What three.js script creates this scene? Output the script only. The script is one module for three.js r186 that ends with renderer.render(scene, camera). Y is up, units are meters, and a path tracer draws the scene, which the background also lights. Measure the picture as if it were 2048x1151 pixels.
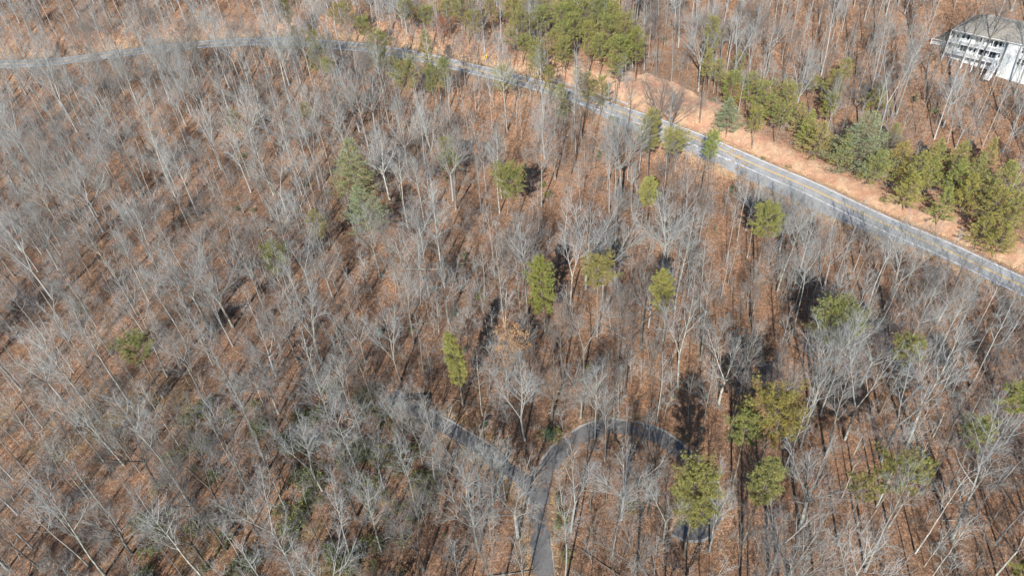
import * as THREE from 'three';
import { Sky } from 'three/addons/objects/Sky.js';
import { mergeGeometries } from 'three/addons/utils/BufferGeometryUtils.js';

// ---------------------------------------------------------------- camera, sky, sun, exposure
const R = Math.PI / 180;
const scene = new THREE.Scene();
const camera = new THREE.PerspectiveCamera(45.72, 2048 / 1151, 1, 2000);
camera.rotation.order = 'YXZ';
camera.position.set(0, 95, 0);
camera.rotation.set(-40 * R, 0, -4.4 * R);
scene.add(camera);

const sunElevation = 31 * R, shadowBearing = 16 * R;
const sunDir = new THREE.Vector3(-Math.sin(shadowBearing) * Math.cos(sunElevation), Math.sin(sunElevation), Math.cos(shadowBearing) * Math.cos(sunElevation));
const sky = new Sky();
sky.name = 'sky';
sky.scale.setScalar(1500);
sky.material.uniforms.sunPosition.value.copy(sunDir);
sky.material.uniforms.turbidity.value = 6;
sky.material.uniforms.rayleigh.value = 1.0;
sky.material.uniforms.mieCoefficient.value = 0.004;
sky.material.uniforms.cloudCoverage.value = 0;
sky.userData = { kind: 'structure' };
scene.add(sky);
scene.environmentIntensity = 0.11;

const sun = new THREE.DirectionalLight(new THREE.Color(1, 0.965, 0.91), 5);
sun.position.copy(sunDir).multiplyScalar(400).add(new THREE.Vector3(0, 0, -130));
sun.target.position.set(0, 0, -130);
sun.castShadow = true;
sun.shadow.mapSize.set(4096, 4096);
Object.assign(sun.shadow.camera, { left: -260, right: 260, top: 220, bottom: -220, near: 10, far: 1000 });
scene.add(sun, sun.target);

const renderer = new THREE.WebGLRenderer({ antialias: true });
renderer.toneMapping = THREE.LinearToneMapping;
renderer.toneMappingExposure = 1.6;
renderer.shadowMap.enabled = true;

// ---------------------------------------------------------------- helpers
let seed = 20417;
const rnd = () => { seed = (seed + 0x6D2B79F5) | 0; let t = Math.imul(seed ^ (seed >>> 15), 1 | seed); t = (t + Math.imul(t ^ (t >>> 7), 61 | t)) ^ t; return ((t ^ (t >>> 14)) >>> 0) / 4294967296; };
const rr = (a, b) => a + (b - a) * rnd();
const pick = (a) => a[Math.floor(rnd() * a.length)];
const clamp = (x, a, b) => Math.min(b, Math.max(a, x));
const ss = (a, b, x) => { const t = clamp((x - a) / (b - a), 0, 1); return t * t * (3 - 2 * t); };
const lerp = (a, b, t) => a + (b - a) * t;
const lin = (r, g, b) => new THREE.Color().setRGB(r, g, b);
const hash = (x, y) => { let h = Math.imul(x | 0, 374761393) + Math.imul(y | 0, 668265263) | 0; h = Math.imul(h ^ (h >>> 13), 1274126177); return ((h ^ (h >>> 16)) >>> 0) / 4294967296; };
function vnoise(x, y) {
  const i = Math.floor(x), j = Math.floor(y), u = x - i, v = y - j, a = u * u * (3 - 2 * u), b = v * v * (3 - 2 * v);
  return lerp(lerp(hash(i, j), hash(i + 1, j), a), lerp(hash(i, j + 1), hash(i + 1, j + 1), a), b);
}
const fbm = (x, y) => 0.5 * vnoise(x, y) + 0.25 * vnoise(x * 2.1 + 7, y * 2.1 + 3) + 0.15 * vnoise(x * 4.3 + 1, y * 4.3 + 9) + 0.1 * vnoise(x * 8.7, y * 8.7);
const taken = {};
function numbered(name) { const n = taken[name] ?? 0; taken[name] = n + 1; return n ? `${name}_${String(n).padStart(3, '0')}` : name; }
function mesh(name, geometry, material, parent) { const m = new THREE.Mesh(geometry, material); m.name = name; m.castShadow = m.receiveShadow = true; (parent ?? scene).add(m); return m; }
function thing(name, label, category, x, y, z, group) {
  const o = new THREE.Group(); o.name = numbered(name); o.position.set(x, y, z); o.userData = { label, category };
  if (group) o.userData.group = group; scene.add(o); return o;
}
function structure(name, geometry, material) { const m = mesh(numbered(name), geometry, material); m.userData = { kind: 'structure' }; return m; }
const std = (o) => new THREE.MeshStandardMaterial({ roughness: 0.9, metalness: 0, ...o });

// indexed triangle collector: tapered tubes and loose faces
class Shell {
  constructor() { this.p = []; this.n = []; this.i = []; this.u = []; this.c = []; }
  tube(pts, rad, sides, tip = false) {
    const base = this.p.length / 3, up = new THREE.Vector3(), a = new THREE.Vector3(), b = new THREE.Vector3(), d = new THREE.Vector3();
    let along = 0;
    for (let k = 0; k < pts.length; k++) {
      d.subVectors(pts[Math.min(k + 1, pts.length - 1)], pts[Math.max(k - 1, 0)]).normalize();
      if (k) along += pts[k].distanceTo(pts[k - 1]);
      up.set(Math.abs(d.y) > 0.9 ? 1 : 0, Math.abs(d.y) > 0.9 ? 0 : 1, 0);
      a.crossVectors(d, up).normalize(); b.crossVectors(d, a);
      const last = tip && k === pts.length - 1, m = last ? 1 : sides;
      for (let s = 0; s < m; s++) {
        const t = (s / sides) * Math.PI * 2, c = Math.cos(t), q = Math.sin(t), r = last ? 0 : rad[k];
        const nx = last ? d.x : a.x * c + b.x * q, ny = last ? d.y : a.y * c + b.y * q, nz = last ? d.z : a.z * c + b.z * q;
        this.p.push(pts[k].x + nx * r, pts[k].y + ny * r, pts[k].z + nz * r); this.n.push(nx, ny, nz); this.u.push(s / sides, along);
      }
    }
    for (let k = 0; k + 1 < pts.length; k++) for (let s = 0; s < sides; s++) {
      const A = base + k * sides + s, B = base + k * sides + (s + 1) % sides;
      if (tip && k === pts.length - 2) { this.i.push(A, B, base + (k + 1) * sides); continue; }
      const C = A + sides, D = B + sides; this.i.push(A, B, C, B, D, C);
    }
  }
  tri(a, b, c, col) {
    const k = this.p.length / 3, n = new THREE.Vector3().subVectors(b, a).cross(new THREE.Vector3().subVectors(c, a)).normalize();
    for (const v of [a, b, c]) { this.p.push(v.x, v.y, v.z); this.n.push(n.x, n.y, n.z); this.u.push(0, 0); if (col) this.c.push(col.r, col.g, col.b); }
    this.i.push(k, k + 1, k + 2);
  }
  build() {
    const g = new THREE.BufferGeometry();
    g.setAttribute('position', new THREE.Float32BufferAttribute(this.p, 3)); g.setAttribute('normal', new THREE.Float32BufferAttribute(this.n, 3)); g.setAttribute('uv', new THREE.Float32BufferAttribute(this.u, 2));
    if (this.c.length) g.setAttribute('color', new THREE.Float32BufferAttribute(this.c, 3));
    g.setIndex(this.i); return g;
  }
}
function texture(size, fill, { srgb = true, repeat = 1 } = {}) {
  const d = new Uint8Array(size * size * 4);
  fill(d, size);
  const t = new THREE.DataTexture(d, size, size);
  t.wrapS = t.wrapT = THREE.RepeatWrapping; t.magFilter = THREE.LinearFilter; t.minFilter = THREE.LinearMipmapLinearFilter; t.generateMipmaps = true;
  t.repeat.set(repeat, repeat); if (srgb) t.colorSpace = THREE.SRGBColorSpace; t.needsUpdate = true; return t;
}
// tileable noise: lattice of n cells over the tile
const tnoise = (x, y, n, s) => { const i = Math.floor(x * n), j = Math.floor(y * n), u = x * n - i, v = y * n - j, a = u * u * (3 - 2 * u), b = v * v * (3 - 2 * v), w = (p, q) => hash(((p % n) + n) % n + s * 131, ((q % n) + n) % n + s * 57); return lerp(lerp(w(i, j), w(i + 1, j), a), lerp(w(i, j + 1), w(i + 1, j + 1), a), b); };

// ---------------------------------------------------------------- plan of the place, metres
const roadPath = [[-179.9, -218.8], [-164.1, -217.3], [-154.8, -216.9], [-149.6, -216.9], [-139.1, -217.2], [-131.4, -218.6], [-118.1, -220.2], [-110.0, -220.9], [-103.3, -221.2], [-89.8, -220.8], [-76.0, -219.4], [-69.8, -218.6], [-60.3, -216.5], [-50.6, -214.0], [-37.2, -210.7], [-23.8, -206.0], [-5.0, -197.1], [11.5, -187.9], [22.7, -180.3], [33.4, -173.1], [45.4, -165.1], [55.7, -157.1], [67.2, -145.9], [74.2, -138.3], [84.6, -123.1], [92.9, -112.2], [99.2, -102.8], [105.5, -94.1], [114.5, -82.4]];
const drivePath = [[1.3, -45.4], [1.4, -49.0], [1.4, -55.9], [1.6, -60.5], [2.4, -64.6], [3.5, -67.2], [5.5, -69.9], [8.0, -72.1], [11.1, -74.1], [13.9, -75.0], [17.2, -74.8], [20.7, -73.8], [23.4, -72.1], [25.7, -69.3], [27.4, -66.4], [28.7, -63.5], [29.0, -60.2], [28.3, -57.1], [26.1, -54.6], [23.7, -54.3], [22.2, -55.3]];
const spurPath = [[1.8, -61.1], [0.4, -63.9], [-1.1, -65.9], [-3.5, -67.9], [-5.5, -70.0], [-7.5, -71.8], [-10.1, -73.8], [-12.7, -75.8], [-15.5, -77.7], [-18.2, -79.6], [-20.8, -81.6], [-23.7, -83.8]];
const evergreens = [
  [6.3, -204.1, 13.6, 3.3, 5.3, 'p'], [8.3, -198.0, 14.0, 4.3, 5.9, 'p'], [4.5, -194.9, 12.4, 2.5, 2.8, 'p'], [13.8, -206.0, 13.1, 3.7, 4.1, 'p'], [21.0, -204.5, 13.2, 3.3, 4.5, 'p'], [20.3, -198.1, 13.9, 4.3, 5.9, 'p'],
  [14.1, -199.0, 13.3, 3.0, 4.6, 'p'], [26.7, -198.4, 13.9, 4.3, 5.9, 'p'], [20.1, -191.6, 13.1, 3.5, 4.1, 'p'], [19.0, -186.3, 13.5, 3.1, 5.1, 'p'], [26.8, -188.5, 14.4, 2.9, 6.7, 'p'], [34.8, -197.3, 13.2, 3.2, 4.4, 'p'],
  [33.2, -192.4, 13.7, 3.9, 5.3, 'p'], [37.9, -192.5, 13.4, 3.5, 4.8, 'p'], [36.4, -187.3, 13.5, 4.1, 5.0, 'p'], [34.5, -182.3, 13.8, 4.1, 5.7, 'p'], [32.6, -177.0, 12.9, 3.3, 3.7, 'p'], [30.2, -204.4, 12.9, 3.1, 3.9, 'p'],
  [39.3, -183.7, 14.4, 2.7, 6.7, 'p'], [11.1, -188.0, 12.9, 2.8, 3.9, 'p'], [11.7, -178.9, 13.3, 2.6, 4.6, 'p'], [11.2, -182.6, 13.0, 2.5, 4.0, 'p'], [-7.4, -208.8, 13.5, 4.4, 5.0, 'p'], [-5.3, -203.9, 13.3, 3.3, 4.5, 'p'],
  [23.3, -193.0, 13.7, 2.8, 5.4, 'p'], [29.2, -185.2, 13.4, 2.5, 4.8, 'p'], [16.0, -191.1, 13.3, 2.8, 4.6, 'p'], [24.0, -204.8, 13.0, 2.9, 4.0, 'p'], [0.5, -206.8, 13.1, 2.7, 4.2, 'p'], [8.8, -189.3, 12.8, 2.4, 3.6, 'p'],
  [32.1, -200.3, 13.0, 2.9, 3.9, 'p'], [14.5, -176.8, 11.1, 1.6, 6.1, 'p'], [17.2, -169.8, 11.7, 1.6, 7.5, 'p'], [21.7, -177.2, 9.7, 1.6, 3.5, 'p'], [24.0, -173.1, 10.7, 2.1, 5.4, 'p'], [27.5, -170.7, 10.7, 2.5, 5.3, 'p'],
  [2.0, -181.3, 10.3, 3.0, 4.6, 'p'], [35.7, -145.6, 18.9, 2.2, 7.7, 'p'], [39.5, -138.3, 16.6, 2.7, 3.2, 'p'], [46.6, -136.8, 17.2, 1.6, 4.4, 'p'], [-60.7, -212.0, 14.7, 1.5, 5.4, 'p'], [-43.5, -207.7, 14.0, 3.5, 4.0, 'p'],
  [-37.0, -201.4, 13.6, 2.9, 3.2, 'p'], [-51.3, -198.3, 13.6, 2.6, 3.2, 'p'], [-49.5, -191.5, 14.4, 3.1, 4.9, 'p'], [-46.4, -186.9, 13.3, 1.8, 2.5, 'p'], [-33.3, -192.4, 15.6, 3.7, 7.2, 'p'], [-24.6, -180.6, 14.6, 4.5, 5.1, 'p'],
  [-17.7, -179.7, 14.8, 1.6, 5.5, 'p'], [-14.3, -180.8, 14.9, 2.0, 5.8, 'p'], [-18.9, -191.7, 15.9, 1.5, 7.8, 'p'], [-19.3, -208.7, 13.7, 3.1, 3.5, 'p'], [-56.6, -200.5, 14.5, 1.4, 5.0, 'p'], [-25.6, -212.3, 13.8, 3.1, 3.5, 'p'],
  [-12.6, -209.1, 13.7, 3.1, 3.5, 'p'], [58.6, -177.9, 20.3, 2.4, 6.6, 'p'], [53.9, -167.2, 19.5, 1.4, 5.0, 'p'], [60.4, -175.2, 10.8, 1.6, 4.6, 'p'], [66.3, -177.9, 11.0, 1.8, 5.0, 'p'], [62.0, -168.8, 11.7, 3.3, 6.4, 'p'],
  [66.7, -168.9, 11.4, 2.5, 5.8, 'p'], [69.0, -163.1, 12.1, 3.6, 7.2, 'p'], [74.5, -162.5, 12.1, 3.6, 7.1, 'p'], [65.0, -156.2, 10.8, 2.6, 4.7, 'p'], [70.6, -155.8, 10.4, 3.0, 3.8, 'p'], [83.5, -167.2, 9.7, 1.8, 2.4, 'p'],
  [87.3, -165.2, 12.4, 2.7, 7.8, 'p'], [92.8, -170.4, 10.4, 1.8, 3.8, 'p'], [84.9, -159.7, 11.1, 2.4, 5.1, 'p'], [59.6, -161.3, 10.9, 3.5, 6.7, 'w'], [77.7, -154.4, 10.3, 2.8, 6.5, 'v'], [78.6, -149.1, 10.3, 4.2, 6.7, 'v'],
  [93.7, -138.5, 10.3, 3.8, 6.5, 'v'], [94.8, -132.3, 10.4, 4.5, 6.8, 'v'], [90.5, -126.5, 9.2, 3.4, 4.3, 'v'], [105.1, -134.8, 9.6, 3.1, 5.2, 'v'], [101.1, -127.8, 10.1, 3.2, 6.2, 'v'], [94.8, -120.1, 9.9, 2.4, 5.7, 'v'],
  [101.8, -123.5, 9.7, 2.7, 5.5, 'v'], [109.8, -123.8, 10.7, 4.5, 7.5, 'v'], [103.3, -117.1, 9.8, 4.3, 5.7, 'v'], [105.8, -113.7, 9.7, 3.6, 5.4, 'v'], [101.0, -108.7, 8.8, 3.2, 3.6, 'v'], [111.9, -134.6, 8.8, 1.8, 3.6, 'v'],
  [99.2, -112.2, 8.6, 2.8, 3.2, 'v'], [87.3, -136.6, 9.3, 3.6, 4.5, 'v'], [101.9, -137.7, 9.1, 2.9, 4.2, 'v'], [98.0, -162.5, 8.8, 3.2, 3.7, 'v'], [77.8, -159.3, 9.2, 2.3, 4.4, 'v'], [82.5, -143.2, 10.0, 2.6, 6.0, 'v'],
  [96.1, -147.6, 9.0, 2.4, 4.0, 'v'], [106.3, -129.2, 9.4, 2.8, 4.8, 'v'], [98.2, -132.2, 9.7, 2.3, 5.4, 'v'], [85.8, -141.8, 16.1, 6.6, 12.2, 'w'], [-36.0, -143.3, 18.5, 4.6, 11.0, 'w'], [-30.5, -127.8, 16.2, 4.6, 6.4, 'w'],
  [-13.2, -152.3, 11.3, 1.7, 4.5, 'p'], [-12.5, -146.3, 10.4, 2.5, 2.8, 'p'], [-48.9, -115.2, 11.7, 2.4, 5.4, 'p'], [-41.6, -125.6, 11.5, 1.7, 5.0, 'p'], [-69.8, -170.7, 11.3, 1.6, 4.5, 'p'], [1.6, -129.1, 15.5, 3.2, 5.1, 'p'],
  [5.9, -97.3, 17.7, 2.3, 9.3, 'p'], [-66.0, -86.9, 14.7, 2.7, 3.5, 'p'], [-10.4, -80.8, 18.0, 1.3, 9.9, 'p'], [16.0, -95.9, 18.0, 2.9, 3.9, 'p'], [51.0, -108.4, 18.6, 2.5, 5.1, 'p'], [53.7, -80.5, 19.0, 3.6, 5.9, 'p'],
  [22.2, -50.5, 19.9, 2.8, 7.9, 'p'], [31.0, -51.1, 19.3, 1.5, 6.7, 'p'], [61.2, -72.6, 17.6, 2.4, 3.3, 'p'], [37.3, -63.1, 17.5, 4.4, 5.1, 'p'], [32.5, -61.0, 16.5, 2.4, 3.0, 'p'], [48.6, -51.3, 16.6, 2.8, 3.1, 'p'],
  [44.3, -49.6, 16.1, 2.0, 2.3, 'p'], [52.6, -51.7, 16.0, 1.5, 2.0, 'p'], [71.6, -62.0, 16.5, 2.0, 3.0, 'p'], [63.8, -56.4, 16.4, 1.9, 2.9, 'p'], [56.3, -36.8, 16.5, 1.4, 2.9, 'p'], [26.8, -91.6, 18.4, 1.5, 6.8, 'p'],
  [30.6, -122.4, 17.4, 1.6, 4.9, 'p'], [-47.6, -163.9, 16.3, 1.3, 2.6, 'p']];
const landmarkTrees = [
  [-43.3, -81.0, 17, 'o'], [-46.1, -55.9, 24, 't'], [-47.4, -60.9, 24, 'f'], [-54.0, -63.9, 25, 't'], [-45.3, -65.9, 22, 't'], [-42.8, -69.5, 23, 't'], [-33.1, -65.1, 18, 'f'], [-48.0, -53.0, 17, 'o'],
  [-36.9, -54.4, 19, 'f'], [-63.4, -53.1, 24, 't'], [-24.1, -112.7, 20, 't'], [-15.6, -122.7, 19, 't'], [24.0, -92.3, 21, 'o'], [12.0, -85.9, 18, 'f'], [18.7, -87.8, 20, 't'], [28.7, -94.2, 20, 't'],
  [-21.9, -86.9, 19, 'f'], [32.1, -112.4, 22, 'o'], [37.9, -112.4, 25, 't'], [11.7, -104.8, 18, 'f'], [15.5, -109.0, 24, 'o'], [-21.0, -101.6, 16, 'f'], [34.8, -88.9, 22, 't'], [69.2, -96.3, 21, 't'],
  [73.0, -97.1, 20, 'f'], [54.9, -105.4, 21, 't'], [52.7, -79.5, 19, 'o'], [26.1, -50.7, 17, 'f'], [33.2, -46.3, 17, 'o'], [46.4, -45.5, 24, 't'], [40.1, -53.0, 20, 'o'], [49.8, -74.1, 23, 'f'],
  [51.5, -73.7, 23, 't'], [49.2, -65.6, 20, 't'], [60.6, -49.2, 26, 'f'], [63.5, -43.4, 16, 'f'], [60.3, -56.9, 18, 't'], [57.0, -63.3, 23, 'f'], [33.4, -42.5, 20, 'o'], [5.2, -77.0, 17, 'o'],
  [0.2, -73.0, 19, 'f'], [-8.0, -53.3, 18, 'o'], [-2.0, -55.3, 18, 'o'], [6.1, -55.7, 18, 'f'], [19.7, -52.8, 16, 'f'], [18.5, -57.6, 17, 'o'], [11.7, -50.9, 19, 't'], [14.1, -57.2, 18, 'o'],
  [-16.1, -50.9, 20, 'f'], [12.3, -72.5, 17, 't'], [13.2, -68.0, 19, 't'], [-27.3, -53.8, 17, 'f'], [14.1, -45.8, 18, 'o'], [27.7, -138.3, 25, 'o'], [26.5, -138.9, 22, 't'], [-17.6, -155.2, 20, 'f'],
  [-13.7, -158.4, 19, 't'], [-109.9, -186.7, 22, 't'], [-79.8, -174.7, 24, 't'], [-66.9, -169.4, 19, 'o'], [-60.1, -188.8, 27, 't'], [-47.3, -153.0, 22, 'f'], [-92.8, -179.2, 18, 't'], [102.4, -160.5, 21, 't'],
  [103.7, -160.8, 25, 't'], [99.7, -163.6, 12, 'o'], [119.1, -165.8, 25, 't'], [124.4, -152.8, 22, 't'], [113.4, -165.9, 17, 'f'], [98.7, -176.2, 20, 't'], [56.2, -178.8, 21, 'o'], [76.5, -182.8, 19, 'o'],
  [-86.1, -119.6, 22, 't'], [-77.8, -114.0, 20, 't'], [-57.2, -104.0, 21, 'o'], [-37.3, -92.1, 20, 'f'], [-94.8, -91.8, 24, 't'], [-80.3, -99.1, 18, 't'], [-62.6, -105.2, 23, 'o'], [40.4, -160.0, 20, 'o'],
  [43.5, -158.8, 18, 'o'], [-28.7, -146.0, 20, 'o'], [-23.4, -133.4, 21, 't'], [-19.3, -132.7, 20, 't'], [124.9, -166.3, 26, 't'], [129.8, -156.3, 26, 't'], [47.0, -98.1, 20, 't'], [53.4, -68.2, 22, 'f'],
  [-12.1, -63.7, 15, 'f'], [-9.7, -61.3, 17, 'o'], [-14.2, -67.9, 16, 'f'], [-5.7, -61.1, 16, 'o'], [-3.6, -61.8, 15, 'f'], [-16.8, -71.4, 15, 'o'], [-18.7, -74.7, 14, 'f'], [12.5, -60.7, 9, 'f'],
  [15.2, -60.1, 10, 't'], [18.4, -60.3, 10, 'f'], [21.3, -59.0, 10, 't'], [9.6, -59.2, 9, 'f'], [22.6, -57.0, 9, 'f'], [-21.2, -73.8, 14, 'f'], [-23.2, -76.0, 13, 't'], [-19.6, -72.0, 14, 'f'],
  [-17.1, -69.0, 14, 'f'], [-15.0, -66.1, 14, 't'], [-7.7, -62.5, 13, 'f']];

function smoothPath(points, step) {
  const c = new THREE.CatmullRomCurve3(points.map(([x, z]) => new THREE.Vector3(x, 0, z)), false, 'centripetal');
  return c.getSpacedPoints(Math.round(c.getLength() / step));
}
const road = smoothPath(roadPath, 2.5), drive = smoothPath(drivePath, 0.9), spur = smoothPath(spurPath, 0.9);
function nearest(path, x, z) {                       // distance, index and side (positive: on the side that faces the drive)
  let best = 1e9, at = 0;
  for (let k = 0; k < path.length; k++) { const dx = path[k].x - x, dz = path[k].z - z, d = dx * dx + dz * dz; if (d < best) { best = d; at = k; } }
  const a = path[Math.max(at - 1, 0)], b = path[Math.min(at + 1, path.length - 1)], tx = b.x - a.x, tz = b.z - a.z, l = Math.hypot(tx, tz) || 1;
  const off = ((x - path[at].x) * -tz + (z - path[at].z) * tx) / l;
  const inside = at > 0 && at < path.length - 1;
  return [inside ? Math.max(Math.abs(off), Math.sqrt(best) - 3) : Math.sqrt(best), at, off];
}
function hills(x, z) {
  const d = -z;
  return 1.5 * Math.sin(x * 0.021 + 0.5) * Math.sin(z * 0.026 + 1) + 0.8 * Math.sin(x * 0.05 + z * 0.037)
    + 4 * ss(60, 140, d) + 34 * ss(135, 300, d) + 20 * ss(0, 110, x * 0.85 + d * 0.5 - 140);
}
for (const [path, span] of [[road, 8], [drive, 6], [spur, 6]]) {
  const h = path.map((p) => hills(p.x, p.z));
  path.forEach((p, k) => { let s = 0, n = 0; for (let j = -span; j <= span; j++) { const v = h[clamp(k + j, 0, h.length - 1)]; s += v; n++; } p.y = s / n; });
}
{ const join = nearest(drive, spur[0].x, spur[0].z)[1]; spur.forEach((p, k) => { p.y = lerp(drive[join].y, p.y, ss(0, 14, k)); }); }
const pullOff = (k) => 3.9 * ss(0.60, 0.66, k / road.length) * (1 - ss(0.80, 0.90, k / road.length));
function ground(x, z) {
  let h = hills(x, z) + 0.5 * (fbm(x * 0.11, z * 0.11) - 0.5) + 0.12 * (vnoise(x * 0.7, z * 0.7) - 0.5);
  const [dr, kr, off] = nearest(road, x, z);
  if (dr < 15) {
    const edge = off > 0 ? 4 + pullOff(kr) : 4;
    h = lerp(road[kr].y - 0.05, h, ss(edge, edge + 8, dr));
    if (off < 0) h += 1.1 * ss(4.4, 8.5, dr) * (1 - ss(9, 15, dr)) - 0.35 * ss(4.0, 4.8, dr) * (1 - ss(4.8, 5.8, dr));
  }
  if (z > -110) {
    const [dd, kd] = nearest(drive, x, z); if (dd < 6) h = lerp(drive[kd].y - 0.04, h, ss(2.2, 6, dd));
    const [ds, ks] = nearest(spur, x, z); if (ds < 6 && dd > 1.7) h = lerp(spur[ks].y - 0.04, h, ss(2.2, 6, ds));
  }
  return h;
}

// ---------------------------------------------------------------- surface textures
const litterMap = texture(1024, (d, n) => {
  const tones = [[168, 128, 96], [184, 146, 112], [146, 106, 78], [206, 172, 136], [116, 84, 64], [178, 132, 92], [84, 62, 50], [214, 186, 154], [160, 118, 84]];
  for (let y = 0; y < n; y++) for (let x = 0; x < n; x++) {
    const u = x / n, v = y / n, f = 0.6 + 0.3 * tnoise(u, v, 9, 1) + 0.5 * tnoise(u, v, 37, 2) + 0.2 * (hash(x, y + 911) - 0.5), k = (y * n + x) * 4;
    d[k] = clamp(146 * f, 0, 255); d[k + 1] = clamp(110 * f, 0, 255); d[k + 2] = clamp(82 * f, 0, 255); d[k + 3] = 255;
  }
  for (let q = 0; q < 15000; q++) {                   // fallen leaves, 8 to 18 cm
    const cx = rnd() * n, cy = rnd() * n, a = rr(3, 8.5), b = a * rr(0.4, 0.75), t = rnd() * Math.PI, c = Math.cos(t), s = Math.sin(t), [r, g, bl] = pick(tones), f = rr(0.78, 1.14) * (0.74 + 0.5 * tnoise(cx / n, cy / n, 29, 3));
    for (let y = -9; y <= 9; y++) for (let x = -9; x <= 9; x++) {
      const p = (x * c + y * s) / a, w = (y * c - x * s) / b; if (p * p + w * w > 1) continue;
      const k = (((Math.floor(cy + y) + n) % n) * n + (Math.floor(cx + x) + n) % n) * 4; d[k] = clamp(r * f, 0, 255); d[k + 1] = clamp(g * f, 0, 255); d[k + 2] = clamp(bl * f, 0, 255);
    }
  }
});
const litterBump = texture(512, (d, n) => { for (let y = 0; y < n; y++) for (let x = 0; x < n; x++) { const u = x / n, v = y / n, q = 255 * (0.35 * tnoise(u, v, 17, 5) + 0.4 * tnoise(u, v, 60, 6) + 0.25 * tnoise(u, v, 140, 7)), k = (y * n + x) * 4; d[k] = d[k + 1] = d[k + 2] = q; d[k + 3] = 255; } }, { srgb: false });
const asphaltMap = texture(512, (d, n) => { for (let y = 0; y < n; y++) for (let x = 0; x < n; x++) { const u = x / n, v = y / n, q = 255 * clamp(0.7 + 0.1 * tnoise(u, v, 5, 11) + 0.1 * tnoise(u, v, 23, 12) + 0.14 * (hash(x, y) - 0.5), 0, 1), k = (y * n + x) * 4; d[k] = q; d[k + 1] = q; d[k + 2] = q; d[k + 3] = 255; } });
const barkMap = texture(256, (d, n) => { for (let y = 0; y < n; y++) for (let x = 0; x < n; x++) { const u = x / n, v = y / n, rid = tnoise(u, v * 0.999, 16, 21) * 0.35 + tnoise((u * 3) % 1, v, 12, 22) * 0.25, lich = ss(0.55, 0.75, tnoise(u, v, 6, 23)), q = 0.55 + rid + 0.18 * lich, k = (y * n + x) * 4; d[k] = clamp(215 * q, 0, 255); d[k + 1] = clamp((212 + 4 * lich) * q, 0, 255); d[k + 2] = clamp(205 * q, 0, 255); d[k + 3] = 255; } });
barkMap.repeat.set(1, 0.35);
const shingleMap = texture(256, (d, n) => { for (let y = 0; y < n; y++) for (let x = 0; x < n; x++) { const course = Math.floor(y / 16), tab = Math.floor((x + (course % 2) * 12) / 24), q = 190 * (0.8 + 0.3 * hash(tab % 10, course) + 0.12 * (hash(x, y) - 0.5)) * (y % 16 < 2 ? 0.75 : 1), k = (y * n + x) * 4; d[k] = clamp(q, 0, 255); d[k + 1] = clamp(q * 0.985, 0, 255); d[k + 2] = clamp(q * 0.95, 0, 255); d[k + 3] = 255; } });

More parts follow.
